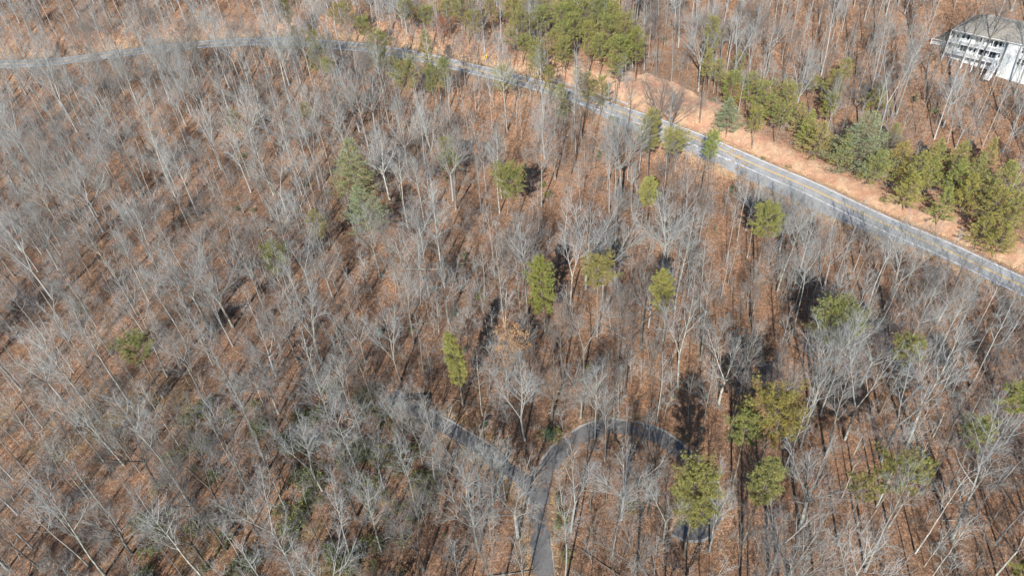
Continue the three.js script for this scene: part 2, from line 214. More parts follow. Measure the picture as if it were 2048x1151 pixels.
// ---------------------------------------------------------------- ground sheet
{
  const xs = [], zs = [];
  for (let x = -900; x < -240; x += 30) xs.push(x); for (let x = -240; x < 190; x += 1.35) xs.push(x); for (let x = 190; x <= 900; x += 30) xs.push(x);
  for (let z = 500; z > -20; z -= 26) zs.push(z); for (let z = -20; z > -262; z -= 1.2) zs.push(z); for (let z = -262; z > -420; z -= 6) zs.push(z); for (let z = -420; z >= -1300; z -= 40) zs.push(z);
  const W = xs.length, H = zs.length, p = new Float32Array(W * H * 3), c = new Float32Array(W * H * 3), uv = new Float32Array(W * H * 2), idx = [];
  const litter = [0.74, 0.69, 0.67], brown = [0.46, 0.45, 0.47], pale = [0.92, 0.9, 0.92], straw = [1.42, 1.62, 1.6], clay = [1.38, 1.3, 1.34], moss = [0.66, 0.86, 0.5];
  const mix = (o, q, t) => { for (let k = 0; k < 3; k++) o[k] = lerp(o[k], q[k], t); };
  for (let j = 0; j < H; j++) for (let i = 0; i < W; i++) {
    const x = xs[i], z = zs[j], k = j * W + i, far = x < -240 || x > 190 || z > -20 || z < -262;
    p[k * 3] = x; p[k * 3 + 1] = far ? hills(x, z) : ground(x, z); p[k * 3 + 2] = z; uv[k * 2] = x / 9; uv[k * 2 + 1] = z / 9;
    const o = [...litter];
    mix(o, brown, ss(0.42, 0.64, fbm(x * 0.035 + 40, z * 0.035)) * (0.55 + 0.45 * ss(0.35, 0.6, fbm(x * 0.16, z * 0.16 + 5))));
    mix(o, pale, 0.75 * ss(0.5, 0.7, fbm(x * 0.06 - 11, z * 0.06 + 30)));
    mix(o, brown, 0.6 * ss(0.46, 0.68, fbm(x * 0.4, z * 0.4)));
    mix(o, pale, 0.4 * ss(0.55, 0.75, vnoise(x * 0.9 + 5, z * 0.9)));
    if (!far) {
      const [dr, kr, off] = nearest(road, x, z), n = fbm(x * 0.25, z * 0.25) - 0.5, n2 = fbm(x * 0.5 + 9, z * 0.5) - 0.5, right = ss(20, 50, x);
      if (off < 0) {
        mix(o, clay, 0.95 * (1 - ss(10, 17 + 5 * n, dr + 6 * n2)) * (0.25 + 0.75 * ss(8, 24, x)) * (0.7 + 0.6 * fbm(x * 0.3 + 3, z * 0.3)));
        mix(o, straw, 0.95 * (1 - ss(5.4, 7.6, dr + 3 * n)) * (0.5 + 0.5 * right));
      } else {
        const e = dr - pullOff(kr);
        mix(o, clay, 0.7 * (1 - ss(4.5, 8.5, e + 4 * n2)) * (0.2 + 0.8 * right));
        mix(o, straw, 0.8 * (1 - ss(3.6, 6.2, e + 4 * n)) * (0.3 + 0.7 * right));
      }
      if (z > -110) { const v = Math.min(nearest(drive, x, z)[0], nearest(spur, x, z)[0]); mix(o, [1.25, 1.32, 1.4], 0.8 * (1 - ss(1.8, 2.5, v + 1.4 * n2))); mix(o, moss, 0.3 * (1 - ss(2, 4.6, v + 3 * n)) * ss(0.45, 0.6, fbm(x * 0.2 + 70, z * 0.2))); }
      mix(o, moss, 0.5 * ss(0.56, 0.7, fbm(x * 0.09 + 21, z * 0.09 + 4)) * ss(-20, -34, x) * ss(-95, -80, z));
    }
    c.set(o, k * 3);
    if (i + 1 < W && j + 1 < H) idx.push(k, k + 1, k + W, k + 1, k + W + 1, k + W);
  }
  const g = new THREE.BufferGeometry();
  g.setAttribute('position', new THREE.BufferAttribute(p, 3)); g.setAttribute('color', new THREE.BufferAttribute(c, 3)); g.setAttribute('uv', new THREE.BufferAttribute(uv, 2)); g.setIndex(idx); g.computeVertexNormals();
  structure('ground', g, std({ map: litterMap, bumpMap: litterBump, bumpScale: 0.09, vertexColors: true, roughness: 1 }));
}

// ---------------------------------------------------------------- roads
const soilMap = texture(512, (d, n) => { for (let y = 0; y < n; y++) for (let x = 0; x < n; x++) { const u = x / n, v = y / n, a = tnoise(u, v, 4, 31), q = 0.8 + 0.16 * tnoise(u, v, 13, 32) + 0.14 * tnoise(u, v, 47, 33) + 0.1 * (hash(x, y + 77) - 0.5), k = (y * n + x) * 4; d[k] = clamp(lerp(206, 222, a) * q, 0, 255); d[k + 1] = clamp(lerp(150, 182, a) * q, 0, 255); d[k + 2] = clamp(lerp(116, 142, a) * q, 0, 255); d[k + 3] = 255; } });
{                                                     // bare clay cut above the road, widest where the pines stand back
  const p = [], uv = [], idx = [], cols = 12, ks = road.map((q, k) => k).filter((k) => road[k].x > 10 && road[k].x < 113);
  for (const k of ks) {
    const a = road[k - 1], b = road[Math.min(k + 1, road.length - 1)], l = Math.hypot(b.x - a.x, b.z - a.z), nx = -(b.z - a.z) / l, nz = (b.x - a.x) / l, q = road[k];
    const w = 5.5 + 2 * ss(15, 25, q.x) + 6.5 * ss(17, 28, q.x) * (1 - ss(52, 66, q.x)) + 5 * (fbm(q.x * 0.25, q.z * 0.25) - 0.5);
    for (let j = 0; j <= cols; j++) { const o = -3.25 - w * j / cols + (j === cols ? rr(-0.9, 0.9) : 0), x = q.x + nx * o, z = q.z + nz * o; p.push(x, ground(x, z) + (j === cols ? -0.1 : 0.07), z); uv.push(x / 8, z / 8); }
  }
  for (let r = 0; r + 1 < ks.length; r++) for (let j = 0; j < cols; j++) { const a = r * (cols + 1) + j, c = a + cols + 1; idx.push(a, a + 1, c, a + 1, c + 1, c); }
  const g = new THREE.BufferGeometry(); g.setAttribute('position', new THREE.Float32BufferAttribute(p, 3)); g.setAttribute('uv', new THREE.Float32BufferAttribute(uv, 2)); g.setIndex(idx); g.computeVertexNormals();
  structure('clay_bank', g, std({ color: lin(0.7, 0.73, 0.77), map: soilMap, bumpMap: litterBump, bumpScale: 0.06, roughness: 1 }));
}
function ribbon(path, from, to, lift, wave = 0, k0 = 0, k1 = path.length - 1) {   // a sheet along the path between two offsets
  const p = [], uv = [], idx = [], val = (f, k) => (typeof f === 'function' ? f(k) : f), cols = 5;
  for (let k = k0; k <= k1; k++) {
    const a = path[Math.max(k - 1, 0)], b = path[Math.min(k + 1, path.length - 1)], l = Math.hypot(b.x - a.x, b.z - a.z), nx = -(b.z - a.z) / l, nz = (b.x - a.x) / l;
    for (let j = 0; j <= cols; j++) {
      const edge = j === 0 || j === cols ? wave * (fbm(path[k].x * 0.8 + j * 9, path[k].z * 0.8) - 0.5) : 0, o = lerp(val(from, k), val(to, k), j / cols) + edge, x = path[k].x + nx * o, z = path[k].z + nz * o;
      p.push(x, path[k].y + lift - (j === 0 || j === cols ? Math.min(lift * 0.2, 0.01) : 0), z); uv.push(x / 7, z / 7);
    }
  }
  const rows = k1 - k0 + 1, w = cols + 1;
  for (let k = 0; k + 1 < rows; k++) for (let j = 0; j < cols; j++) { const a = k * w + j; idx.push(a, a + w, a + 1, a + 1, a + w, a + w + 1); }
  const g = new THREE.BufferGeometry();
  g.setAttribute('position', new THREE.Float32BufferAttribute(p, 3)); g.setAttribute('uv', new THREE.Float32BufferAttribute(uv, 2)); g.setIndex(idx); g.computeVertexNormals();
  return g;
}
const asphalt = std({ color: lin(0.58, 0.57, 0.555), map: asphaltMap, roughness: 0.85 });
const oldAsphalt = std({ color: lin(0.24, 0.225, 0.212), map: asphaltMap, roughness: 0.9 });
const gravelMat = std({ color: lin(0.62, 0.57, 0.49), map: asphaltMap, roughness: 1 });
structure('road', ribbon(road, -3.3, (k) => 3.3 + pullOff(k), 0.02, 0.5), asphalt);
const whitePaint = std({ color: lin(0.82, 0.83, 0.84), roughness: 0.7 }), yellowPaint = std({ color: lin(0.78, 0.5, 0.13), roughness: 0.7 });
structure('road_marking', ribbon(road, -2.9, -2.67, 0.026), whitePaint);
structure('road_marking', ribbon(road, 2.67, 2.9, 0.026), whitePaint);
structure('road_marking', ribbon(road, -0.25, -0.07, 0.026), yellowPaint);
structure('road_marking', ribbon(road, 0.07, 0.25, 0.026), yellowPaint);
{                                                     // tar sealed cracks across the lanes
  const tar = std({ color: lin(0.07, 0.07, 0.075), roughness: 0.6 }), parts = [];
  for (let k = 6; k < road.length - 6; k += 3 + Math.floor(rnd() * 5)) {
    const a = road[k], b = road[k + 1], l = Math.hypot(b.x - a.x, b.z - a.z), tx = (b.x - a.x) / l, tz = (b.z - a.z) / l, nx = -tz, nz = tx, o0 = pick([-2.6, 0.3, -2.6]), o1 = o0 + rr(1.4, 2.4), skew = rr(-0.6, 0.6), s = new Shell(); let j = 0;
    const n = 7, pts = []; for (let q = 0; q <= n; q++) { const o = lerp(o0, o1, q / n); j += rr(-0.12, 0.12); pts.push([a.x + nx * o + tx * (j + skew * q / n), a.z + nz * o + tz * (j + skew * q / n)]); }
    const w = rr(0.035, 0.07), y = a.y + 0.0245;
    for (let q = 0; q < n; q++) { const A = new THREE.Vector3(pts[q][0] - tx * w, y, pts[q][1] - tz * w), B = new THREE.Vector3(pts[q][0] + tx * w, y, pts[q][1] + tz * w), C = new THREE.Vector3(pts[q + 1][0] + tx * w, y, pts[q + 1][1] + tz * w), D = new THREE.Vector3(pts[q + 1][0] - tx * w, y, pts[q + 1][1] - tz * w); s.tri(A, C, B); s.tri(A, D, C); }
    parts.push(s.build());
  }
  structure('road_marking', mergeGeometries(parts), tar);
}
structure('path', ribbon(spur, -1.25, 1.35, 0.035, 0.6), oldAsphalt);
structure('path', ribbon(drive, -1.5, 1.5, 0.045, 0.4), oldAsphalt);
structure('gravel_edge', ribbon(drive, -1.9, -1.3, 0.033, 0.9, 16), gravelMat);
structure('gravel_edge', ribbon(drive, 1.3, 1.6, 0.031, 0.5, 0, 14), gravelMat);
structure('kerb', ribbon(spur, 1.4, 1.75, 0.1, 0.25, 10), gravelMat);

// ---------------------------------------------------------------- bare trees
const V = (x = 0, y = 0, z = 0) => new THREE.Vector3(x, y, z);
const UP = V(0, 1, 0);
function aside(dir, angle, turn) {                    // a direction at an angle from dir, turned about it
  const a = Math.abs(dir.y) > 0.95 ? V(1, 0, 0) : UP, s = V().crossVectors(dir, a).normalize(), t = V().crossVectors(dir, s);
  return V().addScaledVector(dir, Math.cos(angle)).addScaledVector(s, Math.sin(angle) * Math.cos(turn)).addScaledVector(t, Math.sin(angle) * Math.sin(turn)).normalize();
}
function stem(from, dir, len, n, wander, lift) {      // a wandering line of n pieces
  const pts = [from.clone()], d = dir.clone();
  for (let k = 0; k < n; k++) { d.x += rr(-wander, wander); d.y += rr(-wander, wander) * 0.6 + lift; d.z += rr(-wander, wander); d.normalize(); pts.push(pts[k].clone().addScaledVector(d, len / n)); }
  return pts;
}
const taper = (r0, r1, n) => Array.from({ length: n + 1 }, (_, k) => lerp(r0, r1, Math.pow(k / n, 0.85)));
function pointOn(pts, t) { const f = t * (pts.length - 1), k = Math.min(Math.floor(f), pts.length - 2); return [pts[k].clone().lerp(pts[k + 1], f - k), V().subVectors(pts[k + 1], pts[k]).normalize()]; }

function branchlets(crown, pts, len, r, o) {          // the fine wood on one limb: branches, branchlets, twigs
  const nb = Math.round(len * o.branches) + 1;
  for (let b = 0; b < nb; b++) {
    const t = lerp(0.22, 1, (b + rnd() * 0.7) / nb), [p, d] = pointOn(pts, Math.min(t, 0.999)), bl = len * rr(0.28, 0.5) * (1.15 - 0.55 * t) + 0.4, bp = stem(p, aside(d, rr(0.38, 0.8), b * 2.4 + rnd()), bl, 4, o.wander, 0.05), br = Math.max(0.017, r * (1 - 0.75 * t) * 0.5);
    crown.tube(bp, taper(br, 0.011, 4), 3);
    const nc = Math.round(bl * 2.3) + 2;
    for (let c = 0; c < nc; c++) {
      const tc = lerp(0.2, 1, (c + rnd()) / nc), [q, e] = pointOn(bp, Math.min(tc, 0.999)), cl = bl * rr(0.25, 0.45) + 0.3, cp = stem(q, aside(e, rr(0.4, 0.95), c * 2.4 + rnd() * 2), cl, 2, o.wander, 0.05);
      crown.tube(cp, [0.0105, 0.0085, 0.006], 3, true);
      const nt = Math.round(cl * o.twigs) + 1;
      for (let w = 0; w < nt; w++) { const [s, f] = pointOn(cp, rr(0.15, 0.99)), tw = rr(0.3, 0.75) * o.twig; crown.tube([s, s.clone().addScaledVector(aside(f, rr(0.35, 0.9), rnd() * 6.28), tw)], [0.0072, 0], 3, true); }
    }
  }
}
function bareTree(form, H, o = {}) {                  // returns the geometries of trunk, main limbs and crown
  o = { branches: 1.15, twigs: 2, twig: 1.1, wander: 0.15, ...o };
  const trunk = new Shell(), crown = new Shell(), limbs = [], r0 = o.radius ?? H * 0.0083, lean = aside(UP, rr(0, form === 'l' ? 0.25 : 0.05), rnd() * 6.28);
  const limb = (p, d, len, r, lift, own) => { const n = 6, pts = stem(p, d, len, n, o.wander * 0.75, lift), s = own ? new Shell() : crown; s.tube(pts, taper(r * 0.92, 0.018, n), 5); if (own) limbs.push(s.build()); branchlets(crown, pts, len, r, o); };
  const leader = (from, dir, len, r, first, own) => {   // a stem that carries limbs from the share `first` of its length upwards
    const n = 9, pts = stem(from, dir, len, n, 0.045, 0.03), shell = own ? new Shell() : trunk, rad = taper(r, 0.03, n);
    if (!own) { rad[0] *= 1.25; }
    shell.tube(pts, rad, 7); if (own) limbs.push(shell.build());
    const k = Math.max(5, Math.round(len * (1 - first) * (o.limbs ?? 1.1)));
    for (let j = 0; j < k; j++) { const t = lerp(first, 0.97, (j + rnd() * 0.6) / k), [p, d] = pointOn(pts, t); limb(p, aside(d, rr(0.45, 0.9) * (1.15 - 0.35 * t), j * 2.4 + rnd()), H * rr(0.15, 0.3) * (o.spread ?? 1) * (1.25 - 0.75 * (t - first) / (1 - first)), r * (1 - t * 0.8) * 0.55 + 0.012, 0.09, !own && j < 5 && j % 1 === 0); }
    const [tp, td] = pointOn(pts, 0.999); limb(tp, td, H * 0.12, 0.03, 0.05, false);
  };
  if (form === 't' || form === 'l') leader(V(), lean, H * 0.9, r0, o.first ?? 0.5, false);
  else {
    const cut = form === 'o' ? rr(0.32, 0.42) : rr(0.3, 0.5), n = 6, pts = stem(V(), lean, H * cut, n, 0.05, 0.03), rad = taper(r0 * 1.1, r0 * 0.8, n); rad[0] *= 1.25;
    trunk.tube(pts, rad, 7);
    const [p, d] = pointOn(pts, 0.985), arms = form === 'o' ? 5 + Math.floor(rnd() * 2) : 2 + Math.floor(rnd() * 2), t0 = rnd() * 6.28;
    for (let a = 0; a < arms; a++) {
      const ang = form === 'o' ? (a === 0 ? 0.15 : rr(0.45, 0.85)) : rr(0.2, 0.38), q = p.clone().addScaledVector(d, -rr(0, form === 'o' ? H * 0.07 : 0.2));
      leader(q, aside(d, ang, t0 + a * 6.28 / arms + rr(-0.3, 0.3)), H * (1 - cut) * (form === 'o' ? rr(0.62, 0.82) : rr(0.78, 0.95)), r0 * (form === 'o' ? 0.5 : 0.62), form === 'o' ? 0.25 : 0.3, true);
    }
  }
  return { H, trunk: trunk.build(), limbs, crown: crown.build() };
}
const bark = [lin(0.58, 0.56, 0.51), lin(0.39, 0.375, 0.34), lin(0.25, 0.22, 0.19), lin(0.49, 0.48, 0.44), lin(0.7, 0.68, 0.63), lin(0.17, 0.15, 0.13)].map((color) => std({ color, map: barkMap, roughness: 0.95 }));
const wood = [lin(0.36, 0.35, 0.315), lin(0.28, 0.27, 0.245), lin(0.2, 0.18, 0.155), lin(0.32, 0.315, 0.29), lin(0.39, 0.38, 0.345), lin(0.15, 0.135, 0.12)].map((color) => std({ color, roughness: 0.95 }));
const barkWord = ['pale grey', 'grey', 'brown grey', 'silver grey', 'whitish', 'dark'];
const kinds = {
  t: [0, 1, 2, 3, 4].map((k) => bareTree('t', 23, { spread: 0.7 + 0.12 * k, first: [0.58, 0.46, 0.62, 0.52, 0.42][k] })),
  o: [0, 1, 2, 3].map(() => bareTree('o', 20, { radius: 0.23, branches: 0.95, limbs: 1.1, twigs: 2, spread: 0.72 })),
  f: [0, 1, 2, 3].map(() => bareTree('f', 21, { radius: 0.185, branches: 1.1, spread: 0.75 })),
  q: [0, 1, 2].map((k) => bareTree('t', 15, { radius: 0.085, first: 0.55, spread: 0.62, limbs: 1.1, branches: 1.1, twigs: 1.6 })),
  s: [0, 1, 2, 3, 4, 5].map((k) => bareTree('l', 9, { radius: 0.045, first: 0.3, spread: 1.05, branches: 1.2, limbs: 1.3, twigs: 1.5, twig: 0.9 })),
};
{ let n = 0; for (const l of Object.values(kinds)) for (const v of l) for (const g of [v.trunk, v.crown, ...v.limbs]) n += g.index.count / 3; console.log('bare tree kinds, triangles', n); }
const formWord = { t: 'straight slender bare tree', o: 'broad spreading bare tree', f: 'fork trunked bare tree', q: 'slim bare pole tree', s: 'thin bare sapling' };

// the house stands here: the plan keeps trees off it
const house = { x: 119.56, z: -173.79, turn: -51 * R };
const houseLocal = (x, z) => { const dx = x - house.x, dz = z - house.z, c = Math.cos(-house.turn), s = Math.sin(-house.turn); return [dx * c + dz * s, -dx * s + dz * c]; };
const onHouse = (x, z, pad) => { const [a, b] = houseLocal(x, z); return a > -6 - pad && a < 25 + pad && b > -16 - pad && b < 1 + pad; };
const toEvergreen = (x, z) => { let b = 1e9, at = null; for (const e of evergreens) { const d = Math.hypot(e[0] - x, e[1] - z); if (d < b) { b = d; at = e; } } return [b, at]; };
function where(x, z) {                                // how a label tells the place
  const [dr, , off] = nearest(road, x, z), dd = nearest(drive, x, z)[0], ds = nearest(spur, x, z)[0], [de] = toEvergreen(x, z), [a, b] = houseLocal(x, z);
  if (a > -12 && a < 30 && b > -24 && b < 14) return 'near the white house';
  if (dr < 9) return off < 0 ? 'on the bank above the yellow lined road' : 'just below the yellow lined road';
  if (Math.hypot(x - 17, z + 64) < 9) return 'inside the loop of the drive';
  if (dd < 5.5) return 'beside the looping grey drive';
  if (ds < 5.5) return 'beside the grey side track';
  if (de < 5) return 'crowded against a green pine';
  if (de < 9) return 'a few steps from a pine';
  if (off < 0) return 'in the woods beyond the road';
  if (dr < 25) return 'in the woods a little below the road';
  if (x < -24 && z > -90) return 'among green undergrowth away from the drive';
  if (dd < 16) return 'in open leaf litter near the drive';
  if (x > 35 && z > -100) return 'in the woods past the loop of the drive';
  if (x < -60) return 'deep in the woods far from the drive';
  return 'in the woods between drive and road';
}
const sizeWord = (H) => (H > 22.5 ? 'towering' : H > 18.5 ? 'tall' : H > 14 ? 'middling' : 'small');

// where the trees stand: first those that stand out, then the woods around them
const stands = landmarkTrees.map(([x, z, H, f]) => ({ x, z, H: H * 1.02, f, big: 1 }));
const grid = new Map(), cell = (x, z) => `${Math.floor(x / 4)},${Math.floor(z / 4)}`;
const put = (s) => { const k = cell(s.x, s.z); if (!grid.has(k)) grid.set(k, []); grid.get(k).push(s); };
stands.forEach(put);
const free = (x, z, r) => { for (let i = -1; i <= 1; i++) for (let j = -1; j <= 1; j++) for (const s of grid.get(cell(x + i * 4, z + j * 4)) ?? []) if (Math.hypot(s.x - x, s.z - z) < r) return false; return true; };
const inView = (x, z) => { const d = -z; return d > 30 && d < 252 && x > -0.5 * d - 62 && x < 0.54 * d + 56; };
const open = (x, z, thin) => {                        // places without trees
  const [dr, kr, off] = nearest(road, x, z);
  if (off > 0 ? dr < 4.6 + pullOff(kr) + thin : dr < 6.5 + (x > 14 ? (x < 62 ? 9 : 6.5) : 0) + thin) return false;
  if (z > -110 && (nearest(drive, x, z)[0] < 2.5 || nearest(spur, x, z)[0] < 2.6)) return false;
  if (onHouse(x, z, 0.8)) return false;
  const [de, e] = toEvergreen(x, z); return !(e && de < (e[5] === 'p' ? Math.min(2.4, e[3] * 0.7) : e[3] * 0.9 + 0.8));
};
// single pines stand clear of tall neighbours on their sunny side
const lonePines = evergreens.filter((e) => e[2] > 13.5 && e[1] > -155);
const crowdsPine = (x, z) => lonePines.some((e) => { const dx = x - e[0], dz = z - e[1], l = Math.hypot(e[0], e[1]), t = -(dx * e[0] + dz * e[1]) / l, s = (dx * e[1] - dz * e[0]) / l; return t > -1 && t < 11 && Math.abs(s) < e[3] * 1.3 + 1.2; });
// the stretch of road past the pull-off lies in full sun: what grows below it is low
const sunlitRoad = (x, z) => { const [dr, kr, off] = nearest(road, x, z); return off > 0 && x > 46 && x < 96 ? Math.max(5, (dr - pullOff(kr) + 2) * 0.62) + 2.5 : 99; };
for (let q = 0; q < 120000 && stands.length < 1680; q++) {
  const z = -rr(30, 252), x = rr(-222, 200); if (!inView(x, z)) continue;
  const dens = fbm(x * 0.03 + 3, z * 0.03 + 8); if (rnd() > 0.35 + 1.3 * (dens - 0.3) + (z < -185 ? 0.6 : 0)) continue;
  if (!free(x, z, z < -185 ? 3.1 : lerp(4.6, 3, dens)) || !open(x, z, 0.6)) continue;
  if (z < -85 && toEvergreen(x, z)[0] < 5 && toEvergreen(x, z)[1][5] === 'v') continue;
  const f = pick(['t', 't', 't', 't', 'f', 'o', 'q', 'q', 'q', 'q', 'q']), H = f === 'o' ? rr(13, 20) : f === 'q' ? rr(11, 21) : rr(11, 25), s = { x, z, H: Math.min(H, sunlitRoad(x, z)), f };
  if (crowdsPine(x, z) && s.H > 8) continue;
  if (Math.hypot(x - 15, z + 64) < 11) s.H = Math.min(s.H, 10);
  { const [a, b] = houseLocal(x, z); if (a > -5 && a < 26 && b > 0 && b < 15 && (f === 'o' || f === 'f' || rnd() < 0.2)) continue; } stands.push(s); put(s);
}
const shoots = [];
for (let q = 0; q < 60000 && shoots.length < 1800; q++) {
  const z = -rr(30, 250), x = rr(-220, 198); if (!inView(x, z) || !free(x, z, 1.1) || !open(x, z, 0)) continue;
  if (rnd() > 0.25 + 1.6 * (fbm(x * 0.05 + 50, z * 0.05) - 0.3) + (x < -20 ? 0.3 : 0)) continue;
  const s = { x, z, H: rr(4, 12), f: 's' }; shoots.push(s); put(s);
}
const eye = camera.position, shows = (s) => (s.big ? 1e6 : 0) + s.H / Math.hypot(s.x - eye.x, ground(s.x, s.z) - eye.y, s.z - eye.z) * (Math.abs(s.x) < 0.5 * -s.z + 40 ? 1 : 0.2);
function plant(list, count, name, category, group, mass) {
  const order = list.map((s) => [shows(s), s]).sort((a, b) => b[0] - a[0]).map(([, s]) => s), rest = {};
  order.forEach((s, n) => {
    const set = kinds[s.f], v = Math.floor(rnd() * set.length), kind = set[v], tint = pick([0, 1, 1, 2, 3, 3, 4, 5]), k = s.H / kind.H, wide = k * rr(0.9, 1.15), y = ground(s.x, s.z) - 0.12, turn = rnd() * 6.28;
    if (n < count) {
      const o = thing(name, `${sizeWord(s.H)} ${barkWord[tint]} ${formWord[s.f]} ${where(s.x, s.z)}`.replace('small brown grey thin', 'brown grey thin'), category, s.x, y, s.z, group);
      o.rotation.y = turn; o.scale.set(wide, k, wide);
      mesh('trunk', kind.trunk, bark[tint], o); kind.limbs.slice(0, 5).forEach((g) => mesh('limb', g, bark[tint], o)); mesh('crown', kind.small ?? kind.crown, wood[tint], o);
    } else (rest[s.f + v] ??= []).push([kind, new THREE.Matrix4().compose(V(s.x, y, s.z), new THREE.Quaternion().setFromAxisAngle(UP, turn), V(wide, k, wide)), wood[tint].color]);
  });
  const o = new THREE.Group(); o.name = mass.name; o.userData = { label: mass.label, category: mass.category, kind: 'stuff' }; scene.add(o);
  for (const l of Object.values(rest)) {
    const kind = l[0][0], whole = kind.whole ??= mergeGeometries([kind.trunk, ...kind.limbs, kind.crown]), im = new THREE.InstancedMesh(whole, std({ color: lin(1, 1, 1), roughness: 0.95 }), l.length);
    im.name = 'trees'; im.castShadow = im.receiveShadow = true; l.forEach(([, m, c], i) => { im.setMatrixAt(i, m); im.setColorAt(i, c); }); o.add(im);
  }
}
// limbs past the five that are parts of their own belong to the crown
for (const l of Object.values(kinds)) for (const v of l) if (v.limbs.length > 5) { v.crown = mergeGeometries([v.crown, ...v.limbs.slice(5)]); v.limbs = v.limbs.slice(0, 5); }
for (const v of kinds.s) { v.crown = mergeGeometries([v.crown, ...v.limbs]); v.limbs = []; }
plant(stands, 300, 'bare_tree', 'tree', 'bare trees of the winter woods', { name: 'woods', label: 'leafless grey woods filling in behind the single trees', category: 'woods' });
plant(shoots, 240, 'sapling', 'sapling', 'thin saplings under the taller trees', { name: 'undergrowth', label: 'thicket of thin leafless saplings under the trees', category: 'undergrowth' });
console.log('trees', stands.length, 'saplings', shoots.length);

// ---------------------------------------------------------------- evergreens
const needleTone = { p: lin(0.21, 0.22, 0.055), w: lin(0.22, 0.26, 0.115), v: lin(0.26, 0.265, 0.075) };
const needles = std({ vertexColors: true, roughness: 0.75, side: THREE.DoubleSide });
const pineBark = [lin(0.33, 0.26, 0.2), lin(0.4, 0.34, 0.28)].map((color) => std({ color, map: barkMap, roughness: 0.95 }));
function tuft(shell, at, dir, size, count, tone) {    // a brush of needle bundles round the end of a shoot
  const f = rr(0.72, 1.25), yellow = rr(-0.12, 0.18), c = lin(tone.r * f * (1 + yellow), tone.g * f, tone.b * f * (1 - yellow));
  for (let k = 0; k < count; k++) {
    const d = aside(dir, rr(0.1, 1.45), k * 2.4 + rnd()), s = V(rr(-1, 1), rr(-1, 1), rr(-1, 1)).cross(d).normalize().multiplyScalar(size * rr(0.055, 0.1)), tip = at.clone().addScaledVector(d, size * rr(0.7, 1.1));
    shell.tri(at.clone().sub(s), at.clone().add(s), tip, c);
  }
}
function pine(H, rad, crownLen, type, near) {
  const trunk = new Shell(), limbs = new Shell(), crown = new Shell(), r0 = H * 0.011 + 0.02, n = 8, pts = stem(V(), aside(UP, rr(0, 0.04), rnd() * 6.28), H, n, 0.03, 0.04);
  trunk.tube(pts, taper(r0, 0.025, n), 7);
  const first = 1 - crownLen / H, tone = needleTone[type].clone().multiply(lin(rr(0.95, 1.2), rr(0.92, 1.08), rr(0.8, 1.2))), lone = H > 13.5 && type === 'p', tiers = Math.max(5, Math.round(crownLen / (type === 'v' ? 0.62 : lone ? 0.55 : 0.72))), area = rad * crownLen, detail = type === 'w' ? clamp(60 / area, 0.9, 1.4) : clamp(48 / area, 0.85, 1.4) * (near && lone ? 1.35 : 0.85);
  for (let t = 0; t < tiers; t++) {
    const f = (t + rnd() * 0.5) / tiers, [p] = pointOn(pts, Math.min(0.985, lerp(first, 1, f))), around = type === 'w' ? 6 : 5, lop = type === 'p' ? rr(0.6, 1.15) : 1;
    const profile = type === 'p' ? Math.pow(Math.sin(Math.PI * (0.14 + 0.8 * f)), 0.75) : (1 - f) * 0.92 + 0.1, a0 = rnd() * 6.28;
    for (let b = 0; b < around; b++) {
      const len = rad * profile * rr(0.72, 1.12) * lop + 0.15, dir = aside(UP, type === 'w' ? rr(1.25, 1.5) : lerp(1.45, 0.7, f) + rr(-0.15, 0.15), a0 + b * 6.28 / around + rr(-0.3, 0.3)), bp = stem(p, dir, len, 4, 0.1, type === 'w' ? 0.05 : 0.07);
      limbs.tube(bp, taper(0.015 + len * 0.011, 0.008, 4), 4);
      const shootsN = Math.max(2, Math.round(len * 3.4 * detail));
      for (let s = 0; s < shootsN; s++) {
        const u = lerp(type === 'p' ? 0.3 : 0.22, 1, (s + rnd()) / shootsN), [q, e] = pointOn(bp, Math.min(u, 0.999)), sl = len * rr(0.12, 0.3) + 0.12, d = aside(e, rr(0.2, 0.95), rnd() * 6.28); d.y = d.y * 0.5 + 0.18; d.normalize();
        const end = q.clone().addScaledVector(d, sl);
        limbs.tube([q, end], [0.009, 0.005], 3);
        const size = 0.36;
        tuft(crown, end, d, size, near ? 13 : 10, tone); tuft(crown, q.clone().lerp(end, 0.45).add(V(rr(-0.08, 0.08), rr(0, 0.1), rr(-0.08, 0.08))), d, size * 0.9, near ? 10 : 8, tone);
      }
      tuft(crown, bp[4], V().subVectors(bp[4], bp[3]).normalize(), 0.42, 12, tone);
    }
  }
  tuft(crown, pts[n], UP, 0.45, 14, tone);
  if (type === 'p' && first > 0.5) for (let k = 0; k < 7; k++) { const [p] = pointOn(pts, rr(0.3, first)); limbs.tube([p, p.clone().addScaledVector(aside(UP, rr(1.2, 1.7), rnd() * 6.28), rr(0.5, 1.6))], [0.025, 0.008], 3); }
  return { trunk: trunk.build(), limbs: limbs.build(), crown: crown.build() };
}
let pineTriangles = 0;
